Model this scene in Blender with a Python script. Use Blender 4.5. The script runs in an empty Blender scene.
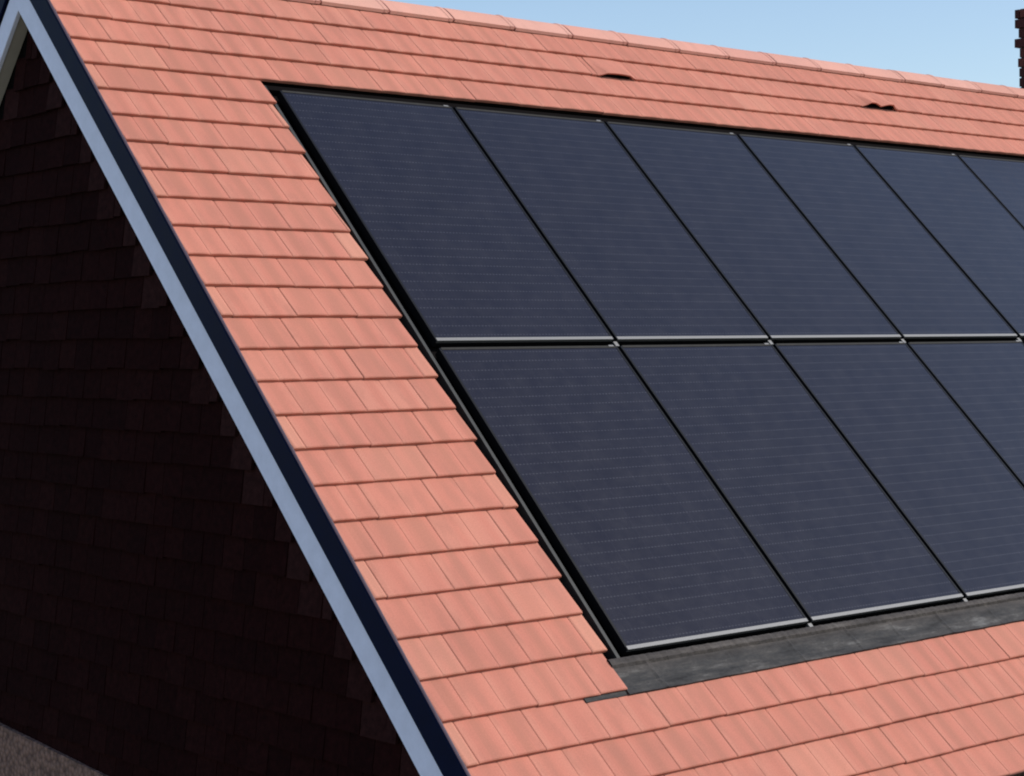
import bpy, math, random
from mathutils import Vector, Matrix
random.seed(7)
C = bpy.data.collections.new('scene'); bpy.context.scene.collection.children.link(C)
TH = math.radians(45.0476); CT, ST = math.cos(TH), math.sin(TH)
GAUGE = .17938; LINE2 = .8915
VERGE = -.978; RIGHT = 10.6; GROUND = -6.3
WP, S0, HP, NCOL = 1.05, .975, 1.6617, 6

def roofp(u, s, n=0.0, side=1):
    "point on the roof: u along the ridge, s down the slope, n outward"
    return (u, -side*(s*CT + n*ST), -s*ST + n*CT)

class MB:
    def __init__(self): self.v=[]; self.f=[]; self.uv=[]; self.col=[]; self.mi=[]
    def quad(self, pts, uvs=None, col=(.5,.5,.5), mi=0):
        b=len(self.v); self.v += [tuple(p) for p in pts]
        self.f.append(tuple(range(b,b+len(pts)))); self.mi.append(mi)
        self.uv.append(uvs or [(p[0],p[2]) for p in pts]); self.col.append(col)
    def box(self, f, a, b, col=(.5,.5,.5), mi=0, skip=()):
        "box between corners a,b in coordinates mapped by f"
        (x0,y0,z0),(x1,y1,z1)=a,b
        P=lambda x,y,z:f(x,y,z)
        faces={'-z':[(x0,y0,z0),(x0,y1,z0),(x1,y1,z0),(x1,y0,z0)],'+z':[(x0,y0,z1),(x1,y0,z1),(x1,y1,z1),(x0,y1,z1)],
               '-y':[(x0,y0,z0),(x1,y0,z0),(x1,y0,z1),(x0,y0,z1)],'+y':[(x0,y1,z0),(x0,y1,z1),(x1,y1,z1),(x1,y1,z0)],
               '-x':[(x0,y0,z0),(x0,y0,z1),(x0,y1,z1),(x0,y1,z0)],'+x':[(x1,y0,z0),(x1,y1,z0),(x1,y1,z1),(x1,y0,z1)]}
        for k,q in faces.items():
            if k in skip: continue
            self.quad([P(*c) for c in q], [(c[0],c[1]) if k in('-z','+z') else ((c[0],c[2]) if k in ('-y','+y') else (c[1],c[2])) for c in q], col, mi)
    def build(self, name, mats, parent=None, smooth=False, fixn=True, merge=False):
        me=bpy.data.meshes.new(name); me.from_pydata(self.v,[],self.f)
        me.uv_layers.new(name='UVMap'); me.color_attributes.new('tint','FLOAT_COLOR','CORNER')
        uvl=me.uv_layers['UVMap']; ca=me.color_attributes['tint']
        i=0
        for fi,p in enumerate(me.polygons):
            p.material_index=self.mi[fi]; p.use_smooth=smooth
            for j in range(p.loop_total):
                uvl.data[i].uv=self.uv[fi][j]; ca.data[i].color=(*self.col[fi],1); i+=1
        import bmesh
        if fixn or merge:
            bm=bmesh.new(); bm.from_mesh(me)
            if merge: bmesh.ops.remove_doubles(bm,verts=bm.verts,dist=1e-5)
            if fixn: bmesh.ops.recalc_face_normals(bm,faces=bm.faces)
            bm.to_mesh(me); bm.free()
        if not isinstance(mats,(list,tuple)): mats=[mats]
        for m in mats: me.materials.append(m)
        o=bpy.data.objects.new(name,me); C.objects.link(o)
        if parent: o.parent=parent
        return o

def bevel(o, w, seg=2):
    m=o.modifiers.new('bevel','BEVEL'); m.width=w; m.segments=seg; m.limit_method='ANGLE'; m.angle_limit=math.radians(40)
    m.harden_normals=False

# ---------------------------------------------------------------- materials
def mat(name, base=(.5,.5,.5), rough=.6, metal=0, spec=.5):
    m=bpy.data.materials.new(name); m.use_nodes=True
    b=m.node_tree.nodes['Principled BSDF']
    b.inputs['Base Color'].default_value=(*base,1); b.inputs['Roughness'].default_value=rough
    b.inputs['Metallic'].default_value=metal; b.inputs['Specular IOR Level'].default_value=spec
    return m,m.node_tree,b
def N(nt,t,**k):
    n=nt.nodes.new(t)
    for a,v in k.items():
        if a.startswith('in_'):
            key=a[3:]; n.inputs[int(key) if key.isdigit() else key.replace('_',' ')].default_value=v
        else: setattr(n,a,v)
    return n
def L(nt,a,b): nt.links.new(a,b)
def math_(nt,op,a,b=None,c=None):
    n=N(nt,'ShaderNodeMath',operation=op)
    for i,x in enumerate((a,b,c)):
        if x is None: continue
        if isinstance(x,(int,float)): n.inputs[i].default_value=x
        else: L(nt,x,n.inputs[i])
    return n.outputs[0]
def uvnoise(nt, scale, sx=1, sy=1, detail=4, rough=.6, coord='UV'):
    tc=N(nt,'ShaderNodeTexCoord'); mp=N(nt,'ShaderNodeMapping'); mp.inputs['Scale'].default_value=(sx,sy,1)
    L(nt,tc.outputs[coord],mp.inputs['Vector'])
    n=N(nt,'ShaderNodeTexNoise'); n.inputs['Scale'].default_value=scale; n.inputs['Detail'].default_value=detail; n.inputs['Roughness'].default_value=rough
    L(nt,mp.outputs[0],n.inputs['Vector']); return n.outputs['Fac']
def ramp(nt, fac, stops):
    r=N(nt,'ShaderNodeValToRGB'); L(nt,fac,r.inputs[0])
    e=r.color_ramp.elements
    while len(e)<len(stops): e.new(.5)
    for x,(p,c) in zip(e,stops): x.position=p; x.color=(*c,1)
    return r.outputs[0]
def mix(nt, fac, a, b, mode='MIX'):
    n=N(nt,'ShaderNodeMix',data_type='RGBA',blend_type=mode)
    for i,x in ((0,fac),(6,a),(7,b)):
        if isinstance(x,(int,float)): n.inputs[i].default_value=x
        elif isinstance(x,tuple): n.inputs[i].default_value=(*x,1)
        else: L(nt,x,n.inputs[i])
    return n.outputs[2]
def bump(nt,b,h,strength=.3,dist=.01):
    n=N(nt,'ShaderNodeBump'); n.inputs['Strength'].default_value=strength; n.inputs['Distance'].default_value=dist
    L(nt,h,n.inputs['Height']); L(nt,n.outputs[0],b.inputs['Normal'])

# terracotta roof tiles: tint attribute (per tile), streaks that run down the slope, fine grain
def tile_material(name, base, streak=.5, pale=1.0):
    m,nt,b=mat(name,base,.85,0,.25)
    at=N(nt,'ShaderNodeAttribute',attribute_name='tint')
    sep=N(nt,'ShaderNodeSeparateColor'); L(nt,at.outputs['Color'],sep.inputs[0])
    st=uvnoise(nt,9,1.8,.5,3,.6)
    fine=uvnoise(nt,260,1,.6,3,.7)
    big=uvnoise(nt,1.1,1,1,3,.6)
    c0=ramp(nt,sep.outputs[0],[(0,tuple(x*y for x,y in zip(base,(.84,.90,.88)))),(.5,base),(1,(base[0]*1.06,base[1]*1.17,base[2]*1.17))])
    brown=(base[0]*.80,base[1]*.88,base[2]*.88)
    c1=mix(nt,math_(nt,'MULTIPLY',math_(nt,'SMOOTH_MIN',math_(nt,'MAXIMUM',math_(nt,'MULTIPLY',math_(nt,'SUBTRACT',st,.46),5.0),0.),1.,.2),streak),c0,brown)
    palec=(base[0]*1.13,base[1]*1.42,base[2]*1.38)
    c2=mix(nt,math_(nt,'MULTIPLY',sep.outputs[1],pale),c1,palec)
    g=ramp(nt,fine,[(.3,(.86,.86,.86)),(.7,(1.1,1.1,1.1))])
    c3=mix(nt,1.,c2,g,'MULTIPLY')
    g2=ramp(nt,big,[(.3,(.93,.93,.95)),(.7,(1.05,1.05,1.04))])
    L(nt,mix(nt,1.,c3,g2,'MULTIPLY'),b.inputs['Base Color'])
    bump(nt,b,fine,.25,.002)
    return m
M={}
M['tile']=tile_material('terracotta_tile',(.462,.166,.115),.65)
M['ridge']=tile_material('ridge_clay',(.56,.26,.20),.5)
M['void']=mat('underlay',(.005,.004,.004),.95,0,.05)[0]
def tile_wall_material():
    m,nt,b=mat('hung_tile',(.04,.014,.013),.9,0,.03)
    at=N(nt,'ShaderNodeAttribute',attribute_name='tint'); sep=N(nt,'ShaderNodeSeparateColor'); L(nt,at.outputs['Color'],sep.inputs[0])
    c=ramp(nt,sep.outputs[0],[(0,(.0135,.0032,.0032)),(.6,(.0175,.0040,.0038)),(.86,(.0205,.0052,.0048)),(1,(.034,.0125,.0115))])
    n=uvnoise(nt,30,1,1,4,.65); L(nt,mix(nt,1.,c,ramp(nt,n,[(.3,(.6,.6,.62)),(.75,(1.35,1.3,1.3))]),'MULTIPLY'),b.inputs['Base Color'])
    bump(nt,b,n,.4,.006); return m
M['hung']=tile_wall_material()
def paint(name, base, rough, var=.06, spec=.5, sc=14):
    m,nt,b=mat(name,base,rough,0,spec)
    n=uvnoise(nt,sc,1,1,5,.65,'Object')
    lo=tuple(x*(1-var) for x in base); hi=tuple(min(1,x*(1+var)) for x in base)
    L(nt,ramp(nt,n,[(.3,lo),(.7,hi)]),b.inputs['Base Color'])
    r=N(nt,'ShaderNodeMapRange'); L(nt,n,r.inputs[0]); r.inputs[3].default_value=rough*.85; r.inputs[4].default_value=min(1,rough*1.15); L(nt,r.outputs[0],b.inputs['Roughness'])
    bump(nt,b,uvnoise(nt,120,1,1,3,.6,'Object'),.08,.002)
    return m
M['white']=paint('white_board_paint',(.77,.76,.90),.5,.06,.3)
M['soffit']=paint('soffit_board',(.42,.36,.31),.6,.08)
M['verge']=paint('verge_plastic',(.0025,.0055,.025),.5,.15,.05)
M['bevel_highlight']=paint('verge_painted_highlight',(.085,.062,.078),.55,.15,.2)  # paler mauve paints the sun highlight onto the trim's top bevel
M['frame']=paint('black_anodised',(.006,.006,.007),.4,.1,.12)
M['rail']=paint('grey_flashing_metal',(.035,.035,.032),.55,.25,.25)
M['dim']=paint('weathered_frame_edge',(.032,.030,.027),.7,.2,.1)
def metal(name,base,rough):
    m,nt,b=mat(name,base,rough,.85,.5)
    n=uvnoise(nt,60,1,8,3,.6); r=N(nt,'ShaderNodeMapRange'); L(nt,n,r.inputs[0]); r.inputs[3].default_value=rough*.8; r.inputs[4].default_value=rough*1.3
    L(nt,r.outputs[0],b.inputs['Roughness']); return m
M['alu']=metal('bare_aluminium',(.17,.17,.17),.6)
def glass_material():
    m,nt,b=mat('solar_cells',(.02,.021,.03),.17,0,.27)
    tc=N(nt,'ShaderNodeTexCoord'); sp=N(nt,'ShaderNodeSeparateXYZ'); L(nt,tc.outputs['UV'],sp.inputs[0])
    u,s=sp.outputs[0],sp.outputs[1]
    def line(x,period,width,off=0.):
        fr=math_(nt,'FRACT',math_(nt,'ADD',math_(nt,'DIVIDE',x,period),off))
        d=math_(nt,'ABSOLUTE',math_(nt,'SUBTRACT',fr,.5))
        mr=N(nt,'ShaderNodeMapRange',interpolation_type='SMOOTHSTEP'); L(nt,d,mr.inputs[0])
        mr.inputs[1].default_value=0; mr.inputs[2].default_value=width/period; mr.inputs[3].default_value=1; mr.inputs[4].default_value=0
        return mr.outputs[0]
    rows=line(s,.0545,.0045)
    dash=line(u,.0185,.0065)
    half=line(s,.0545,.003,.5)
    cols=line(u,.1705,.003)
    base=mix(nt,uvnoise(nt,2.2,1,1,3,.6),(.0052,.0046,.0105),(.0090,.0080,.0160))
    c=mix(nt,math_(nt,'MULTIPLY',half,.0),base,(.10,.10,.12))
    c=mix(nt,math_(nt,'MULTIPLY',cols,.05),c,(.11,.11,.13))
    c=mix(nt,math_(nt,'MULTIPLY',rows,math_(nt,'ADD',math_(nt,'MULTIPLY',math_(nt,'MULTIPLY',dash,uvnoise(nt,11,1,1,3,.7)),.50),.02)),c,(.16,.16,.18))
    dust=uvnoise(nt,7,1,1,5,.7)
    c=mix(nt,math_(nt,'MULTIPLY',math_(nt,'POWER',dust,2.),.06),c,(.30,.28,.27))
    L(nt,c,b.inputs['Base Color'])
    r=N(nt,'ShaderNodeMapRange'); L(nt,dust,r.inputs[0]); r.inputs[3].default_value=.12; r.inputs[4].default_value=.26; L(nt,r.outputs[0],b.inputs['Roughness'])
    return m
M['cells']=glass_material()
def lead_material():
    m,nt,b=mat('lead_apron',(.07,.07,.072),.75,.0,.2)
    a=uvnoise(nt,6,.7,3.2,6,.7); f=uvnoise(nt,60,1,1,4,.7)
    c=ramp(nt,a,[(.32,(.011,.010,.010)),(.46,(.030,.029,.029)),(.56,(.048,.044,.041)),(.68,(.11,.106,.10))])
    tc=N(nt,'ShaderNodeTexCoord'); sp=N(nt,'ShaderNodeSeparateXYZ'); L(nt,tc.outputs['UV'],sp.inputs[0])
    mr=N(nt,'ShaderNodeMapRange'); L(nt,sp.outputs[1],mr.inputs[0]); mr.inputs[1].default_value=4.365; mr.inputs[2].default_value=4.42; mr.inputs[3].default_value=.75; mr.inputs[4].default_value=0
    c=mix(nt,math_(nt,'MULTIPLY',mr.outputs[0],a),c,(.075,.058,.048))   # dust gathered in the fold under the panels
    L(nt,mix(nt,1.,c,ramp(nt,f,[(.3,(.8,.8,.8)),(.7,(1.15,1.15,1.15))]),'MULTIPLY'),b.inputs['Base Color'])
    bump(nt,b,f,.3,.003); return m
M['lead']=lead_material()
def dash_material():
    m,nt,b=mat('pebbledash',(.25,.20,.17),.95,0,.2)
    v=N(nt,'ShaderNodeTexVoronoi'); v.inputs['Scale'].default_value=38
    tc=N(nt,'ShaderNodeTexCoord'); L(nt,tc.outputs['Object'],v.inputs['Vector'])
    c=ramp(nt,v.outputs['Distance'],[(0,(.30,.175,.135)),(.55,(.20,.115,.09)),(1,(.11,.06,.05))])
    sp=N(nt,'ShaderNodeSeparateColor'); L(nt,v.outputs['Color'],sp.inputs[0])
    c=mix(nt,1.,c,ramp(nt,sp.outputs[0],[(0,(.7,.7,.7)),(1,(1.3,1.25,1.2))]),'MULTIPLY')
    L(nt,c,b.inputs['Base Color'])
    bump(nt,b,math_(nt,'SUBTRACT',1,v.outputs['Distance']),.7,.012); return m
M['dash']=dash_material()
def brick_material():
    m,nt,b=mat('chimney_brick',(.07,.02,.017),.85,0,.25)
    at=N(nt,'ShaderNodeAttribute',attribute_name='tint'); sep=N(nt,'ShaderNodeSeparateColor'); L(nt,at.outputs['Color'],sep.inputs[0])
    c=ramp(nt,sep.outputs[0],[(0,(.035,.012,.012)),(.6,(.085,.022,.019)),(1,(.12,.035,.026))])
    n=uvnoise(nt,40,1,1,4,.7,'Object'); L(nt,mix(nt,1.,c,ramp(nt,n,[(.3,(.75,.75,.75)),(.7,(1.2,1.2,1.2))]),'MULTIPLY'),b.inputs['Base Color'])
    bump(nt,b,n,.5,.005); return m
M['brick']=brick_material()
M['mortar']=paint('mortar',(.07,.055,.05),.95,.2)
M['bed']=paint('dark_bedding',(.05,.028,.022),.95,.2)
M['pot']=paint('clay_pot',(.30,.12,.08),.8,.15)

# ---------------------------------------------------------------- the house
def empty(name,loc,label=None,cat=None,group=None):
    o=bpy.data.objects.new(name,None); C.objects.link(o); o.location=loc
    if label: o['label']=label; o['category']=cat
    if group: o['group']=group
    return o
house=empty('house',(0,0,0),'gabled house with terracotta tiled roof, white bargeboards and dark tile-hung gable end','house')

OP_L=-.058; OP_R=NCOL*WP+.06; LINE=lambda k: LINE2+(k-2)*GAUGE-(.022 if k==26 else 0)
vents=[(-0,2.345,.30),(0,4.66,.30)]
def clip(a,b,regions):
    out=[(a,b)]
    for r0,r1 in regions:
        nw=[]
        for x,y in out:
            if y<=r0 or x>=r1: nw.append((x,y)); continue
            if x<r0: nw.append((x,r0))
            if y>r1: nw.append((r1,y))
        out=nw
    return [o for o in out if o[1]-o[0]>.012]

def tile(mb,u0,u1,sh,st,side,col,lift=0.,full=None,joint_l=True,joint_r=True,camber=.0016):
    """one roof tile, exposed from sh (head) to st (tail); small arrises at the sides, mock joint in the middle"""
    th=.019; nt_=.0085+lift; nh=nt_-.0205-lift*.6; sh2=sh-.03
    w=u1-u0; full=full or (u0,u1)
    prof=[(u0,-.0026),(u0+.0035,-.0004)]
    a,b=full; mid=(a+b)/2
    for k in range(1,20):
        t=k/20; x=a+(b-a)*t
        if abs(x-mid)<.008: continue
        if u0+.006<x<u1-.006: prof.append((x,camber*math.sin(math.pi*((2*t)%1))))
    if b-a>.2 and u0+.02<mid<u1-.02:
        prof+=[(mid-.0045,0),(mid-.001,-.0018),(mid+.001,-.0018),(mid+.0045,0)]
    prof+=[(u1-.0035,-.0004),(u1,-.0034)]
    prof.sort()
    rows=[(sh2,nh),(sh+(st-sh)*.5,nh+(nt_-nh)*.56),(st-.004,nt_),(st,nt_-.0035)]
    # colour bands that run down the face of each half of the tile: darker middle, paler edges
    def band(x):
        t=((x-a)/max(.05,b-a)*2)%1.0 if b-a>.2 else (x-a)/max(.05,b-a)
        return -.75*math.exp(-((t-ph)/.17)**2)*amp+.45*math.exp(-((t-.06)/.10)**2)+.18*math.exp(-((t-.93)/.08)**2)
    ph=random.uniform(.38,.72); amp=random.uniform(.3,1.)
    col0=col
    for (x0,d0),(x1,d1) in zip(prof,prof[1:]):
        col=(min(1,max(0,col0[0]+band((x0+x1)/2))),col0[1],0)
        for (s_a,n_a),(s_b,n_b) in zip(rows,rows[1:]):
            q=[(x0,s_a,n_a+d0),(x0,s_b,n_b+d0),(x1,s_b,n_b+d1),(x1,s_a,n_a+d1)]
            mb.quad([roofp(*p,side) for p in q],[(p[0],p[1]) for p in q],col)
        q=[(x0,st,nt_-.0035+d0),(x0,st-.002,nt_-th),(x1,st-.002,nt_-th),(x1,st,nt_-.0035+d1)]
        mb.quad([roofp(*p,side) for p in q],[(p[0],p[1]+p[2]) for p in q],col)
    for x in (u0,u1):
        q=[(x,sh2,nh-.0034),(x,st,nt_-.009),(x,st-.002,nt_-th),(x,sh2,nh-th)]
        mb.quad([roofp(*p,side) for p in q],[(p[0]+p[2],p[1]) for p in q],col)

def course_regions(k):
    r=[]
    if 3<=k<=21: r.append((-.058-.042*min(1,(k-3)/9)+(.004 if k%2 else -.004),OP_R))
    if k==22: r.append((-.112,OP_R+.055))
    return r
VENT_TILES={(0,2.335,2.635):1,(0,4.64,5.04):1}
def slope(side):
    mb=MB(); W=.2985
    for k in range(-2,27):
        st=LINE(k); sh=LINE(k-1) if k>-2 else .12
        off=[0,.0735,.149,.2235][(k*3+1)%4]
        # course 21 phase measured from the photograph
        base=-.9775-.3+((k-21)%2)*.0735+(0 if (k//2)%2 else .149)
        x=base+.061; carry=None
        regs=course_regions(k) if side==1 else []
        if side==1 and k==0: regs=regs+[(2.335,2.635),(4.65,5.02)]
        while x<RIGHT:
            a,b=max(x+.0002,VERGE+.0045),min(x+W-.0002,RIGHT)
            if a-x>.01 and a-x<.06: pass
            if a>x+.01 and b-a<.05: x+=W; carry=a; continue
            if carry is not None: a=carry; carry=None
            if b-a>.01:
                for (c,d) in clip(a,b,regs):
                    narrow=(d-c)<.09
                    r=random.gauss(.55,.13); pale=0
                    if narrow and (d<.3): pale=random.uniform(.35,.8)
                    elif random.random()<.07: pale=random.uniform(.08,.3)
                    if not narrow: pale+=random.uniform(0,.07)
                    jit=random.gauss(0,.0013)
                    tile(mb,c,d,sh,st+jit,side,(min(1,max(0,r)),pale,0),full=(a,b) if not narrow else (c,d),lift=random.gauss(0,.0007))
            x+=W
    return mb
roof=slope(1).build('roof',M['tile'],house,fixn=False)
rear=slope(-1).build('rear_roof',M['tile'],house,fixn=False)
# boarding under the tiles, lower where the panels sit in the roof
def deck(side,name,parent):
    mb=MB(); f=lambda u,s,n: roofp(u,s,n,side)
    segs=[(VERGE+.03,RIGHT,0.1,5.15)]
    if side==1:
        segs=[(VERGE+.03,RIGHT,0.1,.88),(VERGE+.03,OP_L-.06,.88,4.49),(OP_R+.015,RIGHT,.88,4.49),(VERGE+.03,RIGHT,4.49,5.15)]
    for a,b,c,d in segs: mb.box(f,(a,c,-.05),(b,d,-.017))
    if side==1: mb.box(f,(OP_L-.1,.82,-.085),(OP_R+.1,4.5,-.055))
    return mb.build(name,M['void'],parent)
deck(1,'roof_boarding',roof); deck(-1,'roof_boarding',rear)

# vent tiles: raised tail with a dark opening under it
def vent(u0,u1,holes,lift):
    k=0; mb=MB(); st=LINE(k)+.004; sh=LINE(k-1)
    n=10; rows=[]
    for i in range(n+1):
        t=i/n; u=u0+(u1-u0)*t
        e=min(1,min(t,1-t)*4.5)
        h=lift*(.75+.25*math.sin(t*math.pi*holes)**2)*e*e*(3-2*e)*(1-.45*math.exp(-((t-.5)/.09)**2)*(holes-1))
        rows.append([(u,sh-.03,-.010),(u,sh+.05,-.004+h*.35),(u,st-.03,.005+h*.9),(u,st,.006+h)])
    for a,b in zip(rows,rows[1:]):
        for i in range(3):
            q=[a[i],a[i+1],b[i+1],b[i]]; mb.quad([roofp(*p) for p in q],[(p[0],p[1]) for p in q],(.6,.15,0))
    for a,b in zip(rows,rows[1:]):
        q=[a[3],b[3],(b[3][0],b[3][1]-.002,b[3][2]-.010),(a[3][0],a[3][1]-.002,a[3][2]-.010)]
        mb.quad([roofp(*p) for p in q],[(p[0],p[1]) for p in q],(.4,0,0))
    o=mb.build('vent_tile',M['tile'],roof,smooth=False,fixn=False)
    g=MB(); g.box(roofp,(u0+.045,st-.05,-.012),(u1-.045,st-.012,-.009+lift*.35)); g.build('vent_opening',M['void'],o)
    return o
vent(2.336,2.634,1,.026)
vent(4.651,5.019,2,.040)

# ridge tiles: shallow half-round with an overlapped, slightly raised collar
def ridge_tile(u0,u1,dz):
    mb=MB(); n=14; R=.168
    def ring(u,r,drop=0): 
        pts=[]
        for i in range(n+1):
            a=math.radians(-50+100*i/n)
            pts.append((u, -math.sin(a)*r*1.02, math.cos(a)*r-.168+.022+dz-drop))
        return pts
    # flat flanks follow the slope, rounded crown
    def sec(u,g):
        pts=[]
        for i in range(-8,9):
            t=i/8; y=t*(.131+g)
            z=-.034+g*1.2+dz-(math.sqrt(y*y+.0045)-.067)*.98
            pts.append((u,-y,z))
        return pts
    secs=[(u0+.008,.001),(u0+.010,.003),(u1-.034,.003),(u1-.030,.006),(u1-.006,.006)]
    rs=[sec(u,g) for u,g in secs]; inner=[(p[0],p[1]*.92,p[2]-.016) for p in rs[-1]]; inner0=[(p[0],p[1]*.92,p[2]-.016) for p in rs[0]]
    col=(min(1,max(0,random.gauss(.5,.22))),random.uniform(0,.35),0)
    for a,b in zip(rs,rs[1:]):
        for i in range(16):
            q=[a[i],b[i],b[i+1],a[i+1]]; mb.quad(q,[(p[0],p[1]) for p in q],col)
    for a,b in ((rs[-1],inner),(inner0,rs[0])):
        for i in range(16):
            q=[a[i],b[i],b[i+1],a[i+1]]; mb.quad(q,[(p[0],p[1]) for p in q],col)
    for i in (0,16):
        q=[r[i] for r in rs]; lo=[(p[0],p[1]*.94,p[2]-.016) for p in q]
        for j in range(len(q)-1): mb.quad([q[j],q[j+1],lo[j+1],lo[j]],None,col)
    return mb.build('ridge_tile',M['ridge'],roof,smooth=False,fixn=True,merge=True)
RP=.4357; u=1.06-RP*5
while u<RIGHT:
    a=max(u,VERGE-.004); b=min(u+RP,RIGHT)
    if b-a>.1 and not (7.2<(a+b)/2<8.2): ridge_tile(a,b,random.gauss(0,.0012))
    u+=RP
mb=MB()   # mortar bedding line under the ridge tiles
for sd in (1,-1): mb.box(lambda a,b,c:roofp(a,b,c,sd),(VERGE+.03,.11,-.02),(RIGHT-.02,.168,.004))
ys=[t/8*.128 for t in range(-8,9)]; zz=[-.034-.013-(math.sqrt(y*y+.0045)-.067)*.98 for y in ys]
for i in range(16): mb.quad([(VERGE+.004,-ys[i],zz[i]),(RIGHT-.01,-ys[i],zz[i]),(RIGHT-.01,-ys[i+1],zz[i+1]),(VERGE+.004,-ys[i+1],zz[i+1])])
mb.build('ridge_bedding',M['bed'],roof)

# verge trim, bargeboards and soffits on both rakes
XB=-.98
def rake(side):
    f=lambda u,s,n: roofp(u,s,n,side)
    # capped verge trim: closed profile swept down the rake, overlapping the tile edge
    prof=[(-.993,-.101),(-.993,-.002),(-.990,.007),(-.984,.0115),(-.978,.010),(-.975,.004),(-.975,-.02),(-.978,-.03),(-.978,-.101)]
    mb=MB(); L_=5.21; hi=lambda n: -n*math.tan(TH)*-1*0
    s_top=lambda n: n*math.tan(math.pi/2-TH)   # mitre on the ridge line: y=0 -> s = -n*tan
    P=[[f(x,(-n*ST/CT),n) for x,n in prof],[f(x,L_,n) for x,n in prof]]
    m=len(prof)
    for i in range(m):
        j=(i+1)%m; mb.quad([P[0][i],P[0][j],P[1][j],P[1][i]],None,mi=1 if i in (2,3,4) else 0)
    mb.quad(P[1]); 
    o=mb.build('verge_trim',[M['verge'],M['bevel_highlight']],house,merge=True); bevel(o,.003,2)
    mb=MB()
    n0,n1=-.2225,-.1135; x0,x1=XB,XB+.022
    P=[[f(x,(-n*ST/CT),n) for x,n in ((x0,n0),(x0,n1),(x1,n1),(x1,n0))],[f(x,5.24,n) for x,n in ((x0,n0),(x0,n1),(x1,n1),(x1,n0))]]
    for i in range(4):
        j=(i+1)%4; mb.quad([P[0][i],P[0][j],P[1][j],P[1][i]])
    mb.quad(P[1])
    o=mb.build('bargeboard',M['white'],house,merge=True); bevel(o,.003,2)
    mb=MB(); n0,n1=-.214,-.2; x0,x1=XB+.0225,-.895
    P=[[f(x,(-n*ST/CT),n) for x,n in ((x0,n0),(x0,n1),(x1,n1),(x1,n0))],[f(x,5.2,n) for x,n in ((x0,n0),(x0,n1),(x1,n1),(x1,n0))]]
    for i in range(4):
        j=(i+1)%4; mb.quad([P[0][i],P[0][j],P[1][j],P[1][i]])
    mb.build('soffit',M['soffit'],house,merge=True)
rake(1); rake(-1)

# gable wall: solid core, hung tiles, pebbledash storey below
XW=-.915
def prism(mb,x0,x1,poly):
    a=[(x0,y,z) for y,z in poly]; b=[(x1,y,z) for y,z in poly]
    mb.quad(a); mb.quad(b[::-1])
    for i in range(len(poly)):
        j=(i+1)%len(poly); mb.quad([a[i],b[i],b[j],a[j]])
mb=MB(); prism(mb,-.88,RIGHT-.05,[(0,-.29),(3.42,-3.72),(3.42,GROUND),(-3.42,GROUND),(-3.42,-3.72)])
mb.build('wall',M['dash'],house)
mb=MB(); prism(mb,XW+.026,-.8805,[(0,-.29),(3.40,-3.69),(3.40,-3.86),(-3.40,-3.86),(-3.40,-3.69)])
core=mb.build('gable_backing',M['void'],house)
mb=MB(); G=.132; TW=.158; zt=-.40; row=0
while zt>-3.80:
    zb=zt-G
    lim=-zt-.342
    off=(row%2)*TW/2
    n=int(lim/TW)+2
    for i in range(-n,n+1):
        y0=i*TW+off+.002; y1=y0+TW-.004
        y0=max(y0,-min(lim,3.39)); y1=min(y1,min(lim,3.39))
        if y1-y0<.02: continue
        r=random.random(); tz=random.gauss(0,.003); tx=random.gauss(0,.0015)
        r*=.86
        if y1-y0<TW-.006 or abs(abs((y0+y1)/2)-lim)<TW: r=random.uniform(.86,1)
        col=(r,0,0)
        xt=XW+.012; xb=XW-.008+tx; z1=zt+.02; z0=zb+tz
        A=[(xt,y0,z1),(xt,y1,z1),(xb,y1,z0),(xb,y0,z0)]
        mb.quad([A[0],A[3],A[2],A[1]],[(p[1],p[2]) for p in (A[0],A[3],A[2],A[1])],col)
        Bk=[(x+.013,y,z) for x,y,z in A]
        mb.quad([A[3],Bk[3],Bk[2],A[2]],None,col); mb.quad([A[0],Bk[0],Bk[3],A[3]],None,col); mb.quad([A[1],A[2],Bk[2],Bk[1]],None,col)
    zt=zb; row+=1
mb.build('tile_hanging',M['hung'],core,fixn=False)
# rendered ground storey stands proud below the hung tiles
mb=MB(); prism(mb,-.934,-.8815,[(3.43,-3.572),(-3.43,-3.948),(-3.43,GROUND),(3.43,GROUND)])
mb.build('pebbledash_wall',M['dash'],house)

# eaves: fascia and half-round gutter
mb=MB(); mb.box(lambda a,b,c:(a,b,c),(-.95,-3.66,-3.88),(RIGHT-.02,-3.635,-3.70)); mb.build('fascia',M['white'],house)
mb=MB(); mb.box(lambda a,b,c:(a,b,c),(-.95,3.635,-3.88),(RIGHT-.02,3.66,-3.70)); mb.build('fascia',M['white'],house)
def gutter(side):
    mb=MB(); n=12; R=.056; cy,cz=side*-(3.66+R+.003),-3.745
    pr=[(cy+math.cos(math.pi+math.pi*i/n)*R,cz+math.sin(math.pi+math.pi*i/n)*R) for i in range(n+1)]
    pi=[(cy+math.cos(math.pi+math.pi*i/n)*(R-.004),cz+math.sin(math.pi+math.pi*i/n)*(R-.004)) for i in range(n+1)][::-1]
    ring=pr+pi; m=len(ring); xs=(-.975,RIGHT)
    for i in range(m):
        j=(i+1)%m; mb.quad([(xs[0],*ring[i]),(xs[1],*ring[i]),(xs[1],*ring[j]),(xs[0],*ring[j])])
    mb.build('gutter',M['rail'],house,merge=True)
gutter(1); gutter(-1)

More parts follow.
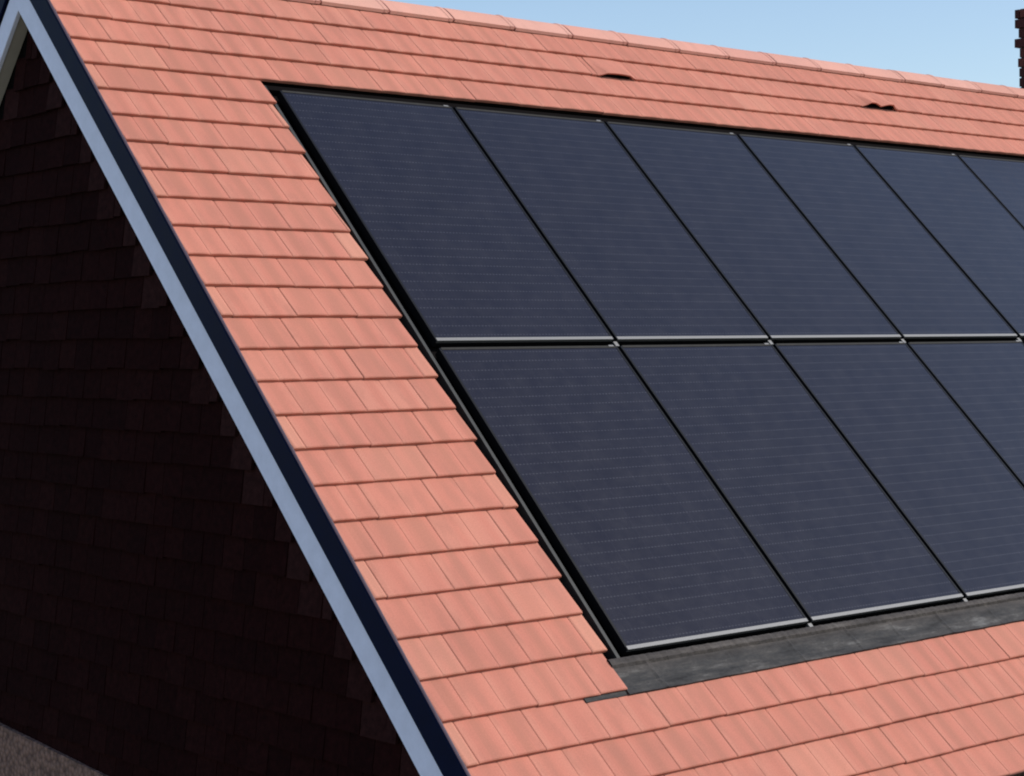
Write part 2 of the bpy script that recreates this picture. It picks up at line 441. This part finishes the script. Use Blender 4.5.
# flashings round the panels
f=roofp
def pleated_apron():
    mb=MB(); u=-.118; us=[]
    while u<OP_R+.12: us.append(u); u+=.0125
    ph=[random.uniform(0,6) for _ in range(6)]
    folds=[(.135+i*.345+random.gauss(0,.06),random.uniform(.5,1.2)) for i in range(26)]
    ss=[4.333,4.340,4.352,4.368,4.378,4.40,4.43,4.46,4.485,4.499]
    def nn(u,s,i):
        w=.0006*math.sin(u*21+ph[0])+.0004*math.sin(u*47+ph[1]+s*30)+.0002*math.sin(u*95+ph[2])
        for c,a in folds: w+=a*.0050*math.exp(-((u-c-(s-4.4)*.15)/.007)**2)
        base=[-.008,.004,.0065,.006,-.004,-.0034,-.003,-.0005,.0035,.004][i]
        if i in(1,2,3): base+=.0012*math.sin(u*160)+.001*math.sin(u*77+1)
        return base+w*(1 if i>3 else .3)
    g=[[ (u,s-.0075*u*(i/9)+(.0006*math.sin(u*13+ph[3])+.0005*math.sin(u*41) if i==9 else 0),nn(u,s,i)) for i,s in enumerate(ss)] for u in us]
    for a,b in zip(g,g[1:]):
        for i in range(len(ss)-1):
            q=[a[i],a[i+1],b[i+1],b[i]]; mb.quad([f(*p) for p in q],[(p[0],p[1]) for p in q])
        q=[a[-1],(a[-1][0],a[-1][1],-.014),(b[-1][0],b[-1][1],-.014),b[-1]]; mb.quad([f(*p) for p in q],[(p[0],p[1]) for p in q])
    # tab that runs on under the tail of the last full course on the left
    mb.box(f,(-.325,4.44,-.0105),(-.1185,4.498,-.0030))
    return mb.build('apron_flashing',M['lead'],roof,fixn=False,merge=True)
pleated_apron()
for (a,b) in ((-.058,-.042),(OP_R-.024,OP_R-.010)):
    mb=MB(); mb.box(f,(a,.925,-.054),(b,4.332,-.010)); o=mb.build('side_flashing',M['rail'],roof); bevel(o,.004,2)
mb=MB(); mb.box(f,(-.05,.902,-.054),(OP_R-.01,.935,-.024)); o=mb.build('head_flashing',M['void'],roof); bevel(o,.003,2)

# chimney: bricks laid in courses round a core, three oversailing courses near the top
def chimney(x0,y0,y1,ztop):
    w=y1-y0; x1=x0+.9; ch=.0752; zb=-.95
    core_=MB(); core_.box(lambda a,b,c:(a,b,c),(x0+.012,y0+.012,zb),(x1-.012,y1-.012,ztop-.01))
    st=core_.build('chimney',M['mortar'],house)
    mb=MB(); k=0; z=ztop
    while z>zb:
        z0=z-ch+.010
        e={0:.022,1:.022,3:.022}.get(k,random.uniform(-.002,.003))
        def run(a,b,horizontal):
            p=a; 
            first=(k%2)
            ls=[.1075 if first else .215]
            while sum(ls)+.01*len(ls)<b-a: ls.append(.215)
            for l in ls:
                q=min(p+l,b)
                if q-p>.02: yield p,q
                p=q+.01
        for p,q in run(y0-e,y1+e,0):
            j=random.gauss(0,.0025)
            mb.box(lambda a,b,c:(a,b,c),(x0-e+j,p,z0),(x0+.1,q,z),(random.random(),0,0))
            mb.box(lambda a,b,c:(a,b,c),(x1-.1,p,z0),(x1+e,q,z),(random.random(),0,0))
        for p,q in run(x0+.103,x1-.103,1):
            mb.box(lambda a,b,c:(a,b,c),(p,y0-e,z0),(q,y0+.1,z),(random.random(),0,0))
            mb.box(lambda a,b,c:(a,b,c),(p,y1-.1,z0),(q,y1+e,z),(random.random(),0,0))
        z-=ch; k+=1
    o=mb.build('brickwork',M['brick'],st); bevel(o,.004,1)
chimney(7.44,-.32,.35,.655)

# ---------------------------------------------------------------- solar panels
PW,PL,PT=1.028,1.640,.040   # width, length, thickness
def make_panel():
    root=empty('solar_panel',(0,0,0))
    g=lambda a,b,c:(a,-b,c)      # local: x along the ridge, y up the slope, z outward; origin at the upper left corner
    fr=MB(); fw=.011
    fr.box(g,(0,0,-PT),(fw,PL-.0,0)); fr.box(g,(PW-fw,0,-PT),(PW,PL,0))
    fr.box(g,(fw+.0002,0,-PT),(PW-fw-.0002,fw,0))
    o=fr.build('frame',M['frame'],root); bevel(o,.0015,2)
    tr=MB(); tr.box(g,(fw+.0002,-.0035,-.012),(PW-fw-.0002,fw*.9,.0008)); o=tr.build('upper_rail',M['dim'],root)
    lr=MB(); lr.box(g,(.004,PL-.014,-.014),(PW-.004,PL+.003,.0015)); o=lr.build('lower_rail',M['alu'],root); bevel(o,.005,3)
    br=MB(); br.box(g,(fw+.0002,PL-.012,-PT),(PW-fw-.0002,PL-.001,-.0145)); br.build('lower_frame',M['frame'],root)
    gl=MB(); gl.box(g,(fw+.0002,fw+.0002,-.008),(PW-fw-.0002,PL-.0145,-.0012)); gl.build('cell_glass',M['cells'],root,fixn=True)
    bk=MB(); bk.box(g,(fw+.01,fw+.01,-.034),(PW-fw-.01,PL-.02,-.0085)); bk.build('backsheet',M['void'],root)
    cl=MB(); cl.box(g,(PW-.052,-.006,-.02),(PW-.022,.003,.0025)); o=cl.build('clamp',M['alu'],root); bevel(o,.002,2)
    c2=MB(); c2.box(g,(PW+.000,PL+.006,-.032),(PW+.022,PL+.034,-.012)); o=c2.build('clamp',M['alu'],root); bevel(o,.003,2)
    return root
rot=Matrix(((1,0,0),(0,CT,-ST),(0,ST,CT)))
proto=make_panel(); first=True
ordn=['leftmost','second from the left','third from the left','fourth from the left','fifth from the left','rightmost visible']
for r in range(2):
    for c in range(NCOL):
        if first: o=proto; first=False
        else:
            o=proto.copy(); C.objects.link(o)
            for ch in proto.children:
                d=ch.copy(); C.objects.link(d); d.parent=o
        n=random.gauss(0,.0006)
        o.location=roofp(c*WP+[.012,.002][r],[.969,2.698][r]+random.gauss(0,.0008),.001+n); o.scale=(1,[1.0255,.981][r],1)
        o.rotation_euler=(TH+random.gauss(0,.0004),random.gauss(0,.0005),0)
        o['label']='black solar panel, %s of the %s row on the roof'%(ordn[c],'upper' if r==0 else 'lower'); o['category']='solar panel'
        o['group']='solar panels set in the roof'

# ---------------------------------------------------------------- ground
def ground_mat():
    m,nt,b=mat('paving_and_lawn',(.2,.18,.16),.95,0,.2)
    a=uvnoise(nt,.25,1,1,4,.6,'Object'); d=uvnoise(nt,30,1,1,4,.7,'Object')
    c=ramp(nt,a,[(.45,(.30,.27,.24)),(.5,(.26,.24,.21)),(.56,(.06,.10,.035)),(.7,(.08,.12,.04))])
    L(nt,mix(nt,1.,c,ramp(nt,d,[(.3,(.8,.8,.8)),(.7,(1.2,1.2,1.2))]),'MULTIPLY'),b.inputs['Base Color']); return m
mb=MB(); mb.quad([(-900,-900,GROUND),(900,-900,GROUND),(900,900,GROUND),(-900,900,GROUND)])
g=mb.build('ground',ground_mat(),fixn=False); g['kind']='structure'

# ---------------------------------------------------------------- camera
import numpy as np
f_,yaw,pitch,roll=1825.79,.8752609,-.0233915,-.0108567
fwd=Vector((math.cos(yaw)*math.cos(pitch),math.sin(yaw)*math.cos(pitch),math.sin(pitch)))
r0=Vector((math.sin(yaw),-math.cos(yaw),0)); up0=r0.cross(fwd)
rr=math.cos(roll)*r0+math.sin(roll)*up0; uu=-math.sin(roll)*r0+math.cos(roll)*up0
cam=bpy.data.cameras.new('camera'); co=bpy.data.objects.new('camera',cam); C.objects.link(co)
Mx=Matrix((rr,uu,-fwd)).transposed().to_4x4(); Mx.translation=Vector((-4.705147,-8.024599,-1.899736)); co.matrix_world=Mx
cam.sensor_width=36; cam.lens=f_/1024*36; cam.clip_end=3000; cam.clip_start=.1
sc=bpy.context.scene; sc.camera=co

# ---------------------------------------------------------------- light
sd=Vector((.47,-.53,.705)).normalized()
el=math.asin(sd.z); az=math.atan2(sd.x,sd.y)
w=bpy.data.worlds.new('World'); sc.world=w; w.use_nodes=True; nt=w.node_tree
sky=nt.nodes.new('ShaderNodeTexSky'); sky.sky_type='NISHITA'; sky.sun_disc=False; sky.sun_elevation=el; sky.sun_rotation=az
sky.air_density=1.0; sky.dust_density=.9; sky.ozone_density=1.3
nt.links.new(sky.outputs[0],nt.nodes['Background'].inputs[0]); nt.nodes['Background'].inputs[1].default_value=.15
sl=bpy.data.lights.new('sun','SUN'); sl.energy=3.4; sl.angle=math.radians(.53); sl.color=(1,.955,.90)
so=bpy.data.objects.new('sun',sl); C.objects.link(so); so.rotation_euler=(-sd).to_track_quat('-Z','Y').to_euler()
sc.view_settings.view_transform='Standard'; sc.view_settings.look='None'; sc.view_settings.exposure=.15; sc.view_settings.gamma=1
sc.view_settings.use_curve_mapping=False
sc.cycles.filter_width=2.0
